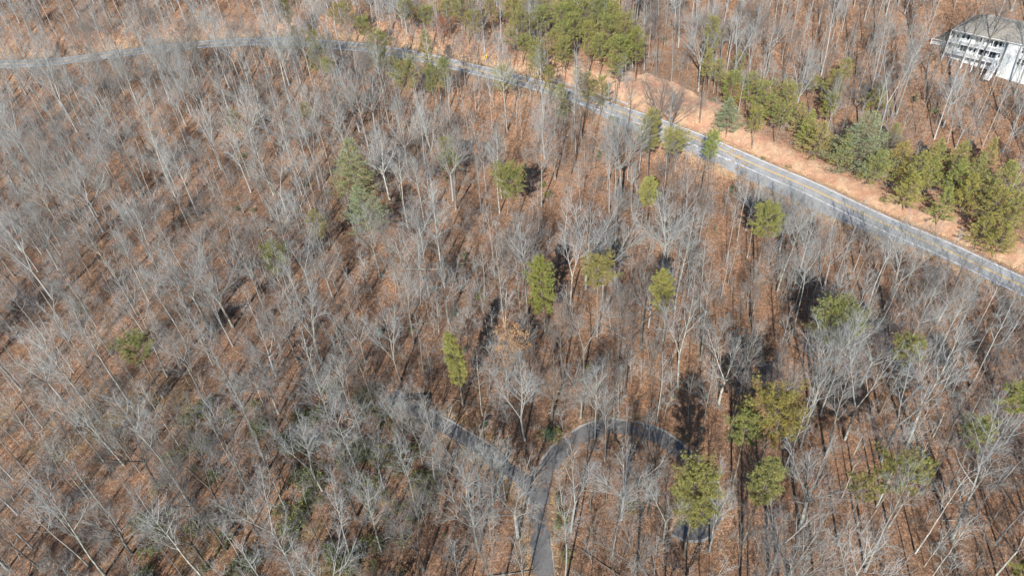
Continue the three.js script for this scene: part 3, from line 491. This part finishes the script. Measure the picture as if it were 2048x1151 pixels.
for (const [x, z, H, rad, len, type] of evergreens) {
  const tall = H * rr(0.98, 1.05), wide = rad * (z < -155 || type === 'v' ? 1.15 : 1.3), deep = Math.min(len * 1.3, tall * 0.92), g = pine(tall, wide, type === 'v' ? Math.max(deep, tall * 0.8) : type === 'w' ? Math.max(deep, tall * 0.7) : deep, type, z > -155), [dr, , off] = nearest(road, x, z);
  const look = type === 'w' ? 'blue green conical pine' : type === 'v' ? 'bushy olive pine branched to the ground' : wide > 3.6 ? 'wide crowned yellow green pine' : deep > 2.6 * wide ? 'slender column shaped green pine' : wide < 2.2 ? 'small crowned green pine' : 'round topped green pine';
  const [dd] = nearest(drive, x, z), place = off < 0 ? (x > 50 ? (dr < 12 ? 'at the foot of the clay bank' : dr < 21 ? 'midway up the slope' : 'high on the slope below the house') : dr < 14 ? 'at the front of the stand above the road' : x < -8 ? 'in the far woods above the road bend' : 'in the dense pine stand above the road') : dr < 16 ? 'at the lower edge of the road' : dd < 9 ? 'beside the looping drive' : x > 35 ? 'in the bare woods past the drive loop' : x < -20 ? 'alone in the woods away from the drive' : 'among bare trees between drive and road';
  const o = thing('pine_tree', `${rad > 4 ? 'broad ' : rad > 2.9 ? 'full ' : rad < 2 ? 'thin ' : ''}${look} ${place}, ${tall > 17 ? 'very tall' : tall > 14 ? 'tall' : tall > 11 ? 'middling' : 'low'}`, 'pine tree', x, ground(x, z) - 0.1, z, 'green pines in the bare woods');
  mesh('trunk', g.trunk, pick(pineBark), o); mesh('branches', g.limbs, pineBark[0], o).userData = { kind: 'stuff' }; mesh('crown', g.crown, needles, o);
  pineTriangles += (g.trunk.index.count + g.limbs.index.count + g.crown.index.count) / 3;
}
console.log('pine triangles', pineTriangles);

// ---------------------------------------------------------------- trees that kept their dead leaves
const leafMat = std({ vertexColors: true, roughness: 0.9, side: THREE.DoubleSide });
function leafCloud(shell, at, spread, count, size, tones, flat = 1) {
  for (let k = 0; k < count; k++) {
    const c = pick(tones), f = rr(0.75, 1.25), p = at.clone().add(V(rr(-1, 1) * spread, rr(-1, 1) * spread * flat, rr(-1, 1) * spread)), a = V(rr(-1, 1), rr(-1, 1), rr(-1, 1)).normalize(), b = V(rr(-1, 1), rr(-0.3, 0.3), rr(-1, 1)).cross(a).normalize(), s = size * rr(0.7, 1.3), col = lin(c.r * f, c.g * f, c.b * f);
    const A = p.clone().addScaledVector(a, s), B = p.clone().addScaledVector(b, s * 0.55), C = p.clone().addScaledVector(a, -s), D = p.clone().addScaledVector(b, -s * 0.55);
    shell.tri(A, B, C, col); shell.tri(A, C, D, col);
  }
}
for (const [x, z, H, rad, low, tones, label] of [
  [-0.6, -85.9, 16, 3.4, 0.52, [lin(0.5, 0.27, 0.11), lin(0.42, 0.21, 0.08), lin(0.55, 0.33, 0.15)], 'bare tree still holding dry orange leaves beside a green pine'],
  [63.7, -170.5, 9, 1.6, 0.35, [lin(0.45, 0.16, 0.08), lin(0.38, 0.12, 0.06)], 'small tree with rust red leaves among pines above the road'],
  [-15.5, -210.6, 10, 2.2, 0.35, [lin(0.36, 0.16, 0.08), lin(0.3, 0.12, 0.07)], 'red brown leafed tree in the far woods above the bend']]) {
  const kind = kinds.o[1], o = thing('leafy_tree', label, 'tree', x, ground(x, z) - 0.1, z), k = H / kind.H, s = new Shell();
  mesh('trunk', kind.trunk, bark[1], o).scale.setScalar(k); kind.limbs.forEach((g) => mesh('limb', g, bark[1], o).scale.setScalar(k)); mesh('twigs', kind.crown, wood[1], o).scale.setScalar(k * 0.98);
  for (let c = 0; c < 120; c++) { const t = rnd() * 6.28, q = Math.sqrt(rnd()) * rad; leafCloud(s, V(Math.cos(t) * q, H * lerp(low, 0.92, rnd()) * (1 - 0.25 * (q / rad) * rnd()), Math.sin(t) * q), 0.45, 30, 0.1, tones); }
  mesh('leaves', s.build(), leafMat, o).userData = { label: 'dry leaves still on the twigs' };
}

// ---------------------------------------------------------------- evergreen shrubs
{
  const tones = { laurel: [lin(0.1, 0.13, 0.04), lin(0.15, 0.165, 0.055), lin(0.08, 0.1, 0.04)], yellow: [lin(0.2, 0.21, 0.05), lin(0.15, 0.17, 0.045)], cedar: [lin(0.08, 0.13, 0.06), lin(0.06, 0.11, 0.06)] };
  const shapes = {}, stemMat = std({ color: lin(0.25, 0.2, 0.16) });
  for (const [kind, list] of Object.entries(tones)) shapes[kind] = [0, 1, 2].map(() => {
    const leaves = new Shell(), st = new Shell();
    for (let k = 0; k < 26; k++) { const t = rnd() * 6.28, q = Math.sqrt(rnd()) * (kind === 'cedar' ? 0.65 : 1.1), y = rr(0.35, kind === 'cedar' ? 2.6 : 1.5) * (1 - 0.35 * q), p = V(Math.cos(t) * q * (kind === 'cedar' ? 1 - y / 3.2 : 1), y, Math.sin(t) * q * (kind === 'cedar' ? 1 - y / 3.2 : 1)); st.tube([V(rr(-0.1, 0.1), 0, rr(-0.1, 0.1)), p.clone().multiplyScalar(0.55).add(V(0, 0.1, 0)), p], [0.025, 0.015, 0.006], 3); leafCloud(leaves, p, 0.26, 15, 0.085, list, 0.7); }
    return [leaves.build(), st.build()];
  });
  const words = { laurel: 'dark green leafy laurel shrub', yellow: 'yellow green leafy bush', cedar: 'little upright green cedar' };
  const spots = [];
  for (let q = 0; q < 3000 && spots.length < 130; q++) { const x = rr(-62, -14), z = rr(-86, -44); if (rnd() > 1.7 * (fbm(x * 0.12 + 33, z * 0.12) - 0.32) || !open(x, z, 0)) continue; spots.push([x, z, rnd() < 0.7 ? 'laurel' : 'yellow', rr(0.7, 1.9)]); }
  for (const [x, z, k, s] of [[4.3, -72.9, 'cedar', 1.3], [5.2, -73.6, 'yellow', 1.3], [3.6, -73.6, 'yellow', 1.1], [-6.5, -76, 'cedar', 1], [15.5, -59, 'yellow', 1.3], [5.2, -58, 'yellow', 1], [4.6, -56.5, 'yellow', 0.9], [4.9, -61, 'laurel', 0.8], [5.1, -51.5, 'yellow', 1], [30.2, -168.3, 'yellow', 1.1], [31.2, -168, 'yellow', 0.9], [72, -148.2, 'yellow', 0.8], [66.5, -151.5, 'yellow', 0.6], [-92, -112, 'yellow', 1.2], [-26.5, -98, 'cedar', 1.3], [13.5, -88, 'yellow', 1], [34, -97, 'cedar', 0.9], [44, -91, 'laurel', 0.9], [-70, -168, 'yellow', 1.2], [88, -130, 'yellow', 1], [23.5, -122, 'yellow', 1.2], [112, -158, 'yellow', 1.1], [109, -163, 'cedar', 1]]) spots.push([x, z, k, s]);
  for (let q = 0; q < 500 && spots.length < 200; q++) { const z = -rr(50, 215), x = rr(-0.55, 0.5) * -z; if (inView(x, z) && open(x, z, 0)) spots.push([x, z, pick(['yellow', 'laurel', 'cedar']), rr(0.5, 1)]); }
  for (const [x, z, kind, s] of spots) {
    const o = thing(kind === 'cedar' ? 'cedar_shrub' : kind === 'laurel' ? 'laurel_shrub' : 'green_bush', `${s > 1 ? 'large' : s > 0.8 ? 'middling' : 'small'} ${words[kind]} ${where(x, z)}`, 'shrub', x, ground(x, z) - 0.05, z, 'green shrubs under the bare trees'), [leaves, stems] = pick(shapes[kind]);
    o.rotation.y = rnd() * 6.28; o.scale.set(s, s * rr(0.85, 1.15), s); mesh('foliage', leaves, leafMat, o); mesh('stems', stems, stemMat, o);
  }
}

// ---------------------------------------------------------------- fallen logs
{
  const logWood = [lin(0.5, 0.44, 0.37), lin(0.33, 0.27, 0.22), lin(0.42, 0.38, 0.33)].map((color) => std({ color, map: barkMap, roughness: 0.95 })), words = ['pale fallen trunk', 'brown fallen trunk', 'grey fallen trunk'];
  const spots = [[6.2, -78.2, 3, 0.2, 0], [25.8, -80, 9, 2.35, 0], [-17, -117, 12, 0.12, 0], [-12, -118.5, 10, 0.05, 2], [20.5, -79.5, 6, 2.4, 1], [31, -137, 8, -0.6, 0], [93, -140, 6, 0.4, 0], [62, -52, 2.5, 0.1, 0]];
  for (let q = 0; q < 400 && spots.length < 46; q++) { const z = -rr(45, 200), x = rr(-0.55, 0.5) * -z; if (inView(x, z) && open(x, z, 2) && free(x, z, 0.8)) spots.push([x, z, rr(3, 10), rnd() * 6.28, Math.floor(rnd() * 3)]); }
  for (const [x, z, L, a, m] of spots) {
    const o = thing('fallen_log', `${L > 7 ? 'long' : L > 4.5 ? 'medium' : 'short'} ${words[m]} lying ${where(x, z)}`, 'log', x, ground(x, z), z, 'fallen trunks on the leaf litter'), s = new Shell(), st = new Shell(), pts = [], n = 7, r = rr(0.1, 0.2);
    for (let k = 0; k <= n; k++) { const t = k / n - 0.5, px = Math.cos(a) * t * L, pz = Math.sin(a) * t * L; pts.push(V(px, ground(x + px, z + pz) - o.position.y + r * 0.75, pz)); }
    s.tube(pts, taper(r, r * 0.4, n), 7, true); mesh('trunk', s.build(), logWood[m], o);
    for (let k = 0; k < 5; k++) { const [p, d] = pointOn(pts, rr(0.35, 0.95)), e = aside(d, rr(0.6, 1.1), rnd() * 6.28); e.y = Math.abs(e.y) + 0.1; st.tube([p, p.clone().addScaledVector(e, rr(0.5, 1.8))], [0.045, 0.012], 4); }
    mesh('branch_stub', st.build(), logWood[m], o);
  }
}

// ---------------------------------------------------------------- low brush of dead stems, uncountable
{
  const brush = new Shell(); for (let k = 0; k < 22; k++) { const t = rnd() * 6.28, p = V(rr(-0.5, 0.5), 0, rr(-0.5, 0.5)), d = aside(UP, rr(0.1, 0.8), t), bp = stem(p, d, rr(0.7, 1.9), 2, 0.25, 0.02); brush.tube(bp, [0.011, 0.008, 0], 3, true); for (let w = 0; w < 4; w++) { const [q, e] = pointOn(bp, rr(0.3, 0.95)); brush.tube([q, q.clone().addScaledVector(aside(e, rr(0.4, 1), rnd() * 6.28), rr(0.25, 0.7))], [0.007, 0], 3, true); } }
  const at = []; for (let q = 0; q < 60000 && at.length < 6500; q++) { const z = -rr(32, 245), x = rr(-200, 180); if (!inView(x, z) || rnd() > 2.2 * (fbm(x * 0.07 + 12, z * 0.07 + 60) - 0.3)) continue; const [dr, kr, off] = nearest(road, x, z); if (off > 0 ? dr < 4.3 + pullOff(kr) : dr < (x > 14 ? 11 : 6.5)) continue; if (z > -110 && (nearest(drive, x, z)[0] < 2 || nearest(spur, x, z)[0] < 2.2)) continue; if (onHouse(x, z, 0)) continue; at.push([x, z]); }
  const im = new THREE.InstancedMesh(brush.build(), std({ color: lin(1, 1, 1), roughness: 1 }), at.length); im.name = 'brush'; im.userData = { kind: 'stuff', label: 'low brush of dead stems over the leaf litter', category: 'brush' }; im.castShadow = im.receiveShadow = true;
  const tints = [lin(0.38, 0.34, 0.29), lin(0.33, 0.26, 0.2), lin(0.42, 0.4, 0.35), lin(0.36, 0.29, 0.24)];
  at.forEach(([x, z], i) => { const s = rr(0.6, 1.5); im.setMatrixAt(i, new THREE.Matrix4().compose(V(x, ground(x, z) - 0.03, z), new THREE.Quaternion().setFromAxisAngle(UP, rnd() * 6.28), V(s, s * rr(0.6, 1.1), s))); im.setColorAt(i, pick(tints)); });
  scene.add(im);
}
// dry grass along the verges
{
  const tuftShell = new Shell(); for (let k = 0; k < 16; k++) { const d = aside(UP, rr(0.1, 0.9), k * 2.4), p = V(rr(-0.12, 0.12), 0, rr(-0.12, 0.12)), s = V(-d.z, 0, d.x).normalize().multiplyScalar(0.014); tuftShell.tri(p.clone().sub(s), p.clone().add(s), p.clone().addScaledVector(d, rr(0.15, 0.42))); }
  const at = []; for (let q = 0; q < 16000; q++) { const k = Math.floor(rr(2, road.length - 2)), side = rnd() < 0.6 ? -1 : 1, a = road[k - 1], b = road[k + 1], l = Math.hypot(b.x - a.x, b.z - a.z), o = side * (3.5 + (side > 0 ? pullOff(k) : 0) + Math.pow(rnd(), 1.6) * 5), x = lerp(road[k].x, b.x, rnd()) - (b.z - a.z) / l * o, z = lerp(road[k].z, b.z, rnd()) + (b.x - a.x) / l * o; if (x > -30 || rnd() < 0.4) at.push([x, z]); }
  const im = new THREE.InstancedMesh(tuftShell.build(), std({ color: lin(1, 1, 1), roughness: 1, side: THREE.DoubleSide }), at.length); im.name = 'grass'; im.userData = { kind: 'stuff', label: 'dry straw coloured grass along the road verges', category: 'grass' }; im.castShadow = im.receiveShadow = true;
  const tints = [lin(0.55, 0.42, 0.25), lin(0.5, 0.35, 0.2), lin(0.6, 0.48, 0.3), lin(0.45, 0.26, 0.16)];
  at.forEach(([x, z], i) => { const s = rr(0.7, 1.5); im.setMatrixAt(i, new THREE.Matrix4().compose(V(x, ground(x, z) - 0.02, z), new THREE.Quaternion().setFromAxisAngle(UP, rnd() * 6.28), V(s, s, s))); im.setColorAt(i, pick(tints)); });
  scene.add(im);
}
// fallen leaves blown over the edges of the drive and its side track
{
  const drift = new Shell(); for (let k = 0; k < 16; k++) { const t = rnd() * 6.28, p = V(Math.cos(t) * rnd() * 0.4, rr(0.012, 0.05), Math.sin(t) * rnd() * 0.28), a = V(rr(-1, 1), rr(-0.25, 0.25), rr(-1, 1)).normalize().multiplyScalar(rr(0.06, 0.11)), b = V(-a.z, rr(-0.02, 0.02), a.x).multiplyScalar(0.6); drift.tri(p.clone().add(a), p.clone().sub(b), p.clone().sub(a)); drift.tri(p.clone().add(a), p.clone().sub(a), p.clone().add(b)); }
  const at = []; for (const [path, n] of [[drive, 1500], [spur, 800]]) for (let q = 0; q < n; q++) { const k = 1 + Math.floor(rnd() * (path.length - 2)), a = path[k - 1], b = path[k + 1], l = Math.hypot(b.x - a.x, b.z - a.z), o = (rnd() < 0.5 ? -1 : 1) * (1.8 - Math.pow(rnd(), 3.5) * 1.7), f = rnd(), p = path[k]; if (fbm(p.x * 0.5 + 31, p.z * 0.5) > 0.52) continue; at.push([lerp(p.x, b.x, f) - (b.z - a.z) / l * o, p.y + 0.05, lerp(p.z, b.z, f) + (b.x - a.x) / l * o]); }
  const im = new THREE.InstancedMesh(drift.build(), std({ color: lin(1, 1, 1), roughness: 1, side: THREE.DoubleSide }), at.length); im.name = 'leaves'; im.userData = { kind: 'stuff', label: 'dry fallen leaves blown along the edges of the drive', category: 'leaves' }; im.castShadow = im.receiveShadow = true;
  const tints = [lin(0.33, 0.2, 0.12), lin(0.26, 0.15, 0.09), lin(0.4, 0.27, 0.17)];
  at.forEach(([x, y, z], i) => { const s = rr(0.5, 1.2); im.setMatrixAt(i, new THREE.Matrix4().compose(V(x, y, z), new THREE.Quaternion().setFromAxisAngle(UP, rnd() * 6.28), V(s, 1, s))); im.setColorAt(i, pick(tints)); });
  scene.add(im);
}

// ---------------------------------------------------------------- white house with two decks
const box = (w, h, d, x, y, z) => { const g = new THREE.BoxGeometry(w, h, d); g.translate(x, y, z); return g; };
{
  const white = std({ color: lin(0.66, 0.66, 0.65), roughness: 0.7 }), siding = std({ color: lin(0.56, 0.56, 0.53), roughness: 0.8 }), pane = std({ color: lin(0.03, 0.035, 0.04), roughness: 0.12 }), boards = std({ color: lin(0.5, 0.48, 0.45), roughness: 0.9 }), block = std({ color: lin(0.55, 0.53, 0.5), roughness: 0.95 });
  const roofMap = shingleMap.clone(); roofMap.repeat.set(0.5, 0.5); roofMap.needsUpdate = true; const roofMat = std({ color: lin(0.62, 0.57, 0.51), map: roofMap, roughness: 0.95 });
  const gy = ground(house.x, house.z), yd = 19.63 - gy, up = 2.75, eave = yd + 2 * up;
  const o = thing('house', 'white two storey house with stacked decks and a grey shingle roof', 'house', house.x, gy, house.z); o.rotation.y = house.turn;
  const low = -5, wallZ = -2.2, backZ = -14.5;
  // walls as closed blocks
  mesh('wall', box(12.9, eave - low, -backZ + wallZ, 0.6 + 6.45, (eave + low) / 2, (wallZ + backZ) / 2), siding, o);
  mesh('wall', box(9.5, eave - low - 0.02, -backZ - 1.02, 13.5 + 4.76, (eave + low) / 2 - 0.01, (backZ - 1) / 2 + 0.01), siding, o);
  for (let y = yd - 0.4; y < eave - 0.2; y += 0.3) mesh('siding_board', box(3.0, 0.04, 0.03, 15.0, y, -0.975), white, o);
  // hip roof with thickness
  const x0 = 0.1, x1 = 23.6, z0 = backZ - 0.5, z1 = -0.55, ry = eave + 2.9, zm = (z0 + z1) / 2, in_ = 4.6, g = new THREE.BufferGeometry();
  const P = [[x0, eave, z1], [x1, eave, z1], [x1, eave, z0], [x0, eave, z0], [x0 + in_, ry, zm], [x1 - in_, ry, zm]], pos = [], uv = [];
  const face = (...k) => { for (let j = 1; j + 1 < k.length; j++) for (const q of [k[0], k[j], k[j + 1]]) { pos.push(...P[q]); uv.push(P[q][0] + P[q][2] * 0.001, (P[q][1] - eave) * 1.4 + Math.abs(P[q][2]) * 0.6); } };
  face(0, 1, 5, 4); face(1, 2, 5); face(2, 3, 4, 5); face(3, 0, 4); face(3, 2, 1, 0);
  g.setAttribute('position', new THREE.Float32BufferAttribute(pos, 3)); g.setAttribute('uv', new THREE.Float32BufferAttribute(uv, 2)); g.computeVertexNormals();
  const roof = mesh('roof', g, roofMat, o);
  mesh('gutter', mergeGeometries([box(x1 - x0 + 0.2, 0.16, 0.14, (x0 + x1) / 2, eave - 0.05, z1 + 0.08), box(0.14, 0.16, z1 - z0, x0 - 0.07, eave - 0.05, zm)]), white, roof);
  mesh('chimney', box(0.9, 2.2, 0.9, 14, ry - 0.2, zm - 1.5), block, roof);
  mesh('ridge_cap', box(x1 - x0 - 2 * in_, 0.07, 0.3, (x0 + x1) / 2, ry + 0.02, zm), std({ color: lin(0.42, 0.41, 0.39) }), roof);
  // windows: frame, two panes, sill
  const opening = (x, y, w, h, z, name) => {
    const f = mesh(name, mergeGeometries([box(0.09, h, 0.1, x - w / 2, y, z), box(0.09, h, 0.1, x + w / 2, y, z), box(w + 0.18, 0.1, 0.1, x, y + h / 2 + 0.05, z), box(w + 0.18, 0.1, 0.13, x, y - h / 2 - 0.05, z)]), white, o);
    if (name === 'window') { mesh('pane', box(w - 0.1, h / 2 - 0.07, 0.05, x, y + h / 4 + 0.01, z), pane, f); mesh('pane', box(w - 0.1, h / 2 - 0.07, 0.05, x, y - h / 4 - 0.01, z), pane, f); } else { mesh('pane', box(w / 2 - 0.1, h - 0.1, 0.05, x - w / 4, y, z), pane, f); mesh('pane', box(w / 2 - 0.1, h - 0.1, 0.05, x + w / 4, y, z), pane, f); }
  };
  const fz = wallZ + 0.04;
  for (const x of [1.4, 2.7, 3.9, 6.1, 7.0, 8.8, 11.6, 12.4]) opening(x, yd + up + 1.45, 0.72, 1.7, fz, 'window');
  opening(10.2, yd + up + 1.2, 1.5, 2.1, fz, 'patio_door');
  for (const x of [2.2, 5.3, 6.3]) opening(x, yd + 1.45, 0.75, 1.6, fz, 'window');
  opening(3.6, yd + 1.15, 1.5, 2.1, fz, 'patio_door'); opening(8.4, yd + 1.15, 1.6, 2.1, fz, 'patio_door'); opening(10.6, yd + 1.15, 1.6, 2.1, fz, 'patio_door'); opening(12.3, yd + 1.45, 0.7, 1.5, fz, 'window');
  for (const x of [17.2, 18.1, 20.3, 21.2]) { opening(x, yd + up + 1.4, 0.72, 1.6, -0.96, 'window'); opening(x, yd + 1.2, 0.72, 1.5, -0.96, 'window'); }
  // decks on posts
  for (const [y, name] of [[yd, 'lower_deck'], [yd + up, 'upper_deck']]) {
    const d = mesh(name, mergeGeometries([box(13, 0.16, 0.06, 6.5, y - 0.14, -0.03), box(0.06, 0.16, 2.1, 0.03, y - 0.14, -1.14), box(12.9, 0.12, 2.1, 6.5, y - 0.17, -1.13)]), white, o);
    for (let k = 0; k < 13; k++) mesh('plank', box(12.95, 0.04, 0.15, 6.5, y - 0.06, -0.12 - k * 0.165), boards, d);
    const rails = [box(13, 0.09, 0.1, 6.5, y + 0.98, -0.05), box(13, 0.07, 0.07, 6.5, y + 0.12, -0.05), box(0.1, 0.09, 2.1, 0.05, y + 0.98, -1.16), box(0.07, 0.07, 2.1, 0.05, y + 0.12, -1.16)];
    mesh('rail', mergeGeometries(rails), white, d);
    const bal = []; for (let x = 0.25; x < 12.95; x += 0.22) bal.push(box(0.06, 0.8, 0.06, x, y + 0.54, -0.05)); for (let z = -0.3; z > -2.1; z -= 0.22) bal.push(box(0.06, 0.8, 0.06, 0.05, y + 0.54, z));
    const b = mesh('baluster', mergeGeometries(bal), white, d); b.userData = { kind: 'stuff' };
  }
  for (let k = 0; k <= 5; k++) { mesh('post', box(0.17, yd - low, 0.17, 0.1 + k * 2.56, (yd + low) / 2 - 0.25, -0.14), white, o); mesh('post', box(0.14, up - 0.25, 0.14, 0.1 + k * 2.56, yd + up / 2 - 0.12, -0.16), white, o); mesh('post', box(0.14, up - 0.1, 0.14, 0.1 + k * 2.56, yd + up * 1.5 - 0.1, -0.16), white, o); }
  mesh('porch_roof', box(13.4, 0.12, 2.3, 6.6, eave - 0.12, -1.0), roofMat, o);
  const st = mesh('stairs', mergeGeometries([box(0.08, 0.3, 4.9, 0, 0, 0), box(0.08, 0.3, 4.9, 1.25, 0, 0)]), white, o); st.position.set(12.2, yd - 1.7, 1.75); st.rotation.x = 0.75;
  for (let k = 0; k < 12; k++) mesh('tread', box(1.2, 0.04, 0.28, 0.62, 0.12, -2.2 + k * 0.4), boards, st);
  mesh('stair_rail', mergeGeometries([box(0.08, 0.08, 4.9, 0, 1.0, 0), box(0.08, 0.08, 4.9, 1.25, 1.0, 0)]), white, st);
  // side deck with a low roofed porch
  const sd = mesh('side_deck', mergeGeometries([box(5.2, 0.2, 4.2, -2.7, yd - 0.2, -6.2)]), white, o);
  for (let k = 0; k < 20; k++) mesh('plank', box(0.235, 0.05, 4.2, -5.15 + k * 0.257, yd - 0.07, -6.2), boards, sd);
  mesh('rail', mergeGeometries([box(5.2, 0.09, 0.1, -2.7, yd + 0.95, -4.2), box(0.1, 0.09, 4.1, -5.2, yd + 0.95, -6.25), box(5.2, 0.07, 0.07, -2.7, yd + 0.12, -4.2)]), white, sd);
  for (const [x, z] of [[-5.2, -4.2], [-5.2, -8.2], [-2.6, -4.2], [-0.1, -4.2]]) mesh('post', box(0.16, yd + 1 - low, 0.16, x, (yd + 1 + low) / 2, z), white, o);
}

// ---------------------------------------------------------------- guard rails, sign, low wall with shade in its colour
{
  const steel = new THREE.MeshStandardMaterial({ color: lin(0.6, 0.62, 0.64), roughness: 0.45, metalness: 0.6 }), postWood = std({ color: lin(0.4, 0.36, 0.3) });
  for (const [side, xa, xb, label] of [[1, 46.5, 57.5, 'galvanised steel guard rail below the yellow lined road'], [-1, 13.5, 36, 'galvanised steel guard rail on the far edge of the road under pines']]) {
    const pts = road.map((p, k) => { const a = road[Math.max(k - 1, 0)], b = road[Math.min(k + 1, road.length - 1)], l = Math.hypot(b.x - a.x, b.z - a.z), f = side * 4.1; return [p.x - (b.z - a.z) / l * f, p.y, p.z + (b.x - a.x) / l * f, Math.atan2(-(b.z - a.z), b.x - a.x)]; }).filter(([x]) => x > xa && x < xb);
    const o = thing('guard_rail', label, 'guard rail', pts[0][0], pts[0][1], pts[0][2]), q = pts.map(([x, y, z]) => V(x - pts[0][0], y - pts[0][1], z - pts[0][2]));
    for (let k = 0; k + 1 < q.length; k++) {
      const s = new Shell(); for (const h of [0.5, 0.62, 0.74]) s.tube([q[k].clone().add(V(0, h, 0)), q[k + 1].clone().add(V(0, h, 0))], [0.055, 0.055], 6); mesh('beam', s.build(), steel, o);
    }
    for (const p of q) { const b = mesh('post', box(0.15, 1.0, 0.15, 0, 0.3, 0), postWood, o); b.position.copy(p).add(V(0, 0, -0.14 * side)); }
  }
  const sx = -2.6, sz = -201.8, o = thing('road_sign', 'yellow warning sign with a black arrow on a steel post by the road', 'sign', sx, ground(sx, sz), sz); o.rotation.y = -0.1;
  mesh('post', box(0.07, 2.7, 0.07, 0, 1.25, -0.06), steel, o);
  const plate = mesh('plate', box(0.85, 1.1, 0.03, 0, 2.15, 0), std({ color: lin(0.85, 0.52, 0.03), roughness: 0.5 }), o), shp = new THREE.Shape([[-0.28, 0.42], [0.02, 0.42], [0.3, 0], [0.02, -0.42], [-0.28, -0.42], [0, 0]].map(([x, y]) => new THREE.Vector2(x, y))), ar = new THREE.ExtrudeGeometry(shp, { depth: 0.006, bevelEnabled: false }); ar.translate(0, 2.15, 0.017);
  mesh('arrow', ar, std({ color: lin(0.02, 0.02, 0.02) }), plate);
  const wx = -19.2, wz = -82.6, shade_timber = std({ color: lin(0.045, 0.038, 0.034), roughness: 0.95 }), w = thing('shade_black_wall', 'low wall of timbers with shade in their near black colour above the grey side track', 'wall', wx, ground(wx, wz) - 0.2, wz);  // near-black colour paints in the shade of a dark rectangle; wall form is assumed
  for (let k = 0; k < 5; k++) { mesh('shade_timber', box(5.2, 0.23, 0.24, 0, 0.12 + k * 0.24, 0.004 * (k % 2)), shade_timber, w); mesh('shade_timber', box(0.24, 0.23, 2.6, 2.46, 0.12 + k * 0.24, 1.44 + 0.004 * (k % 2)), shade_timber, w); }
}
renderer.render(scene, camera);
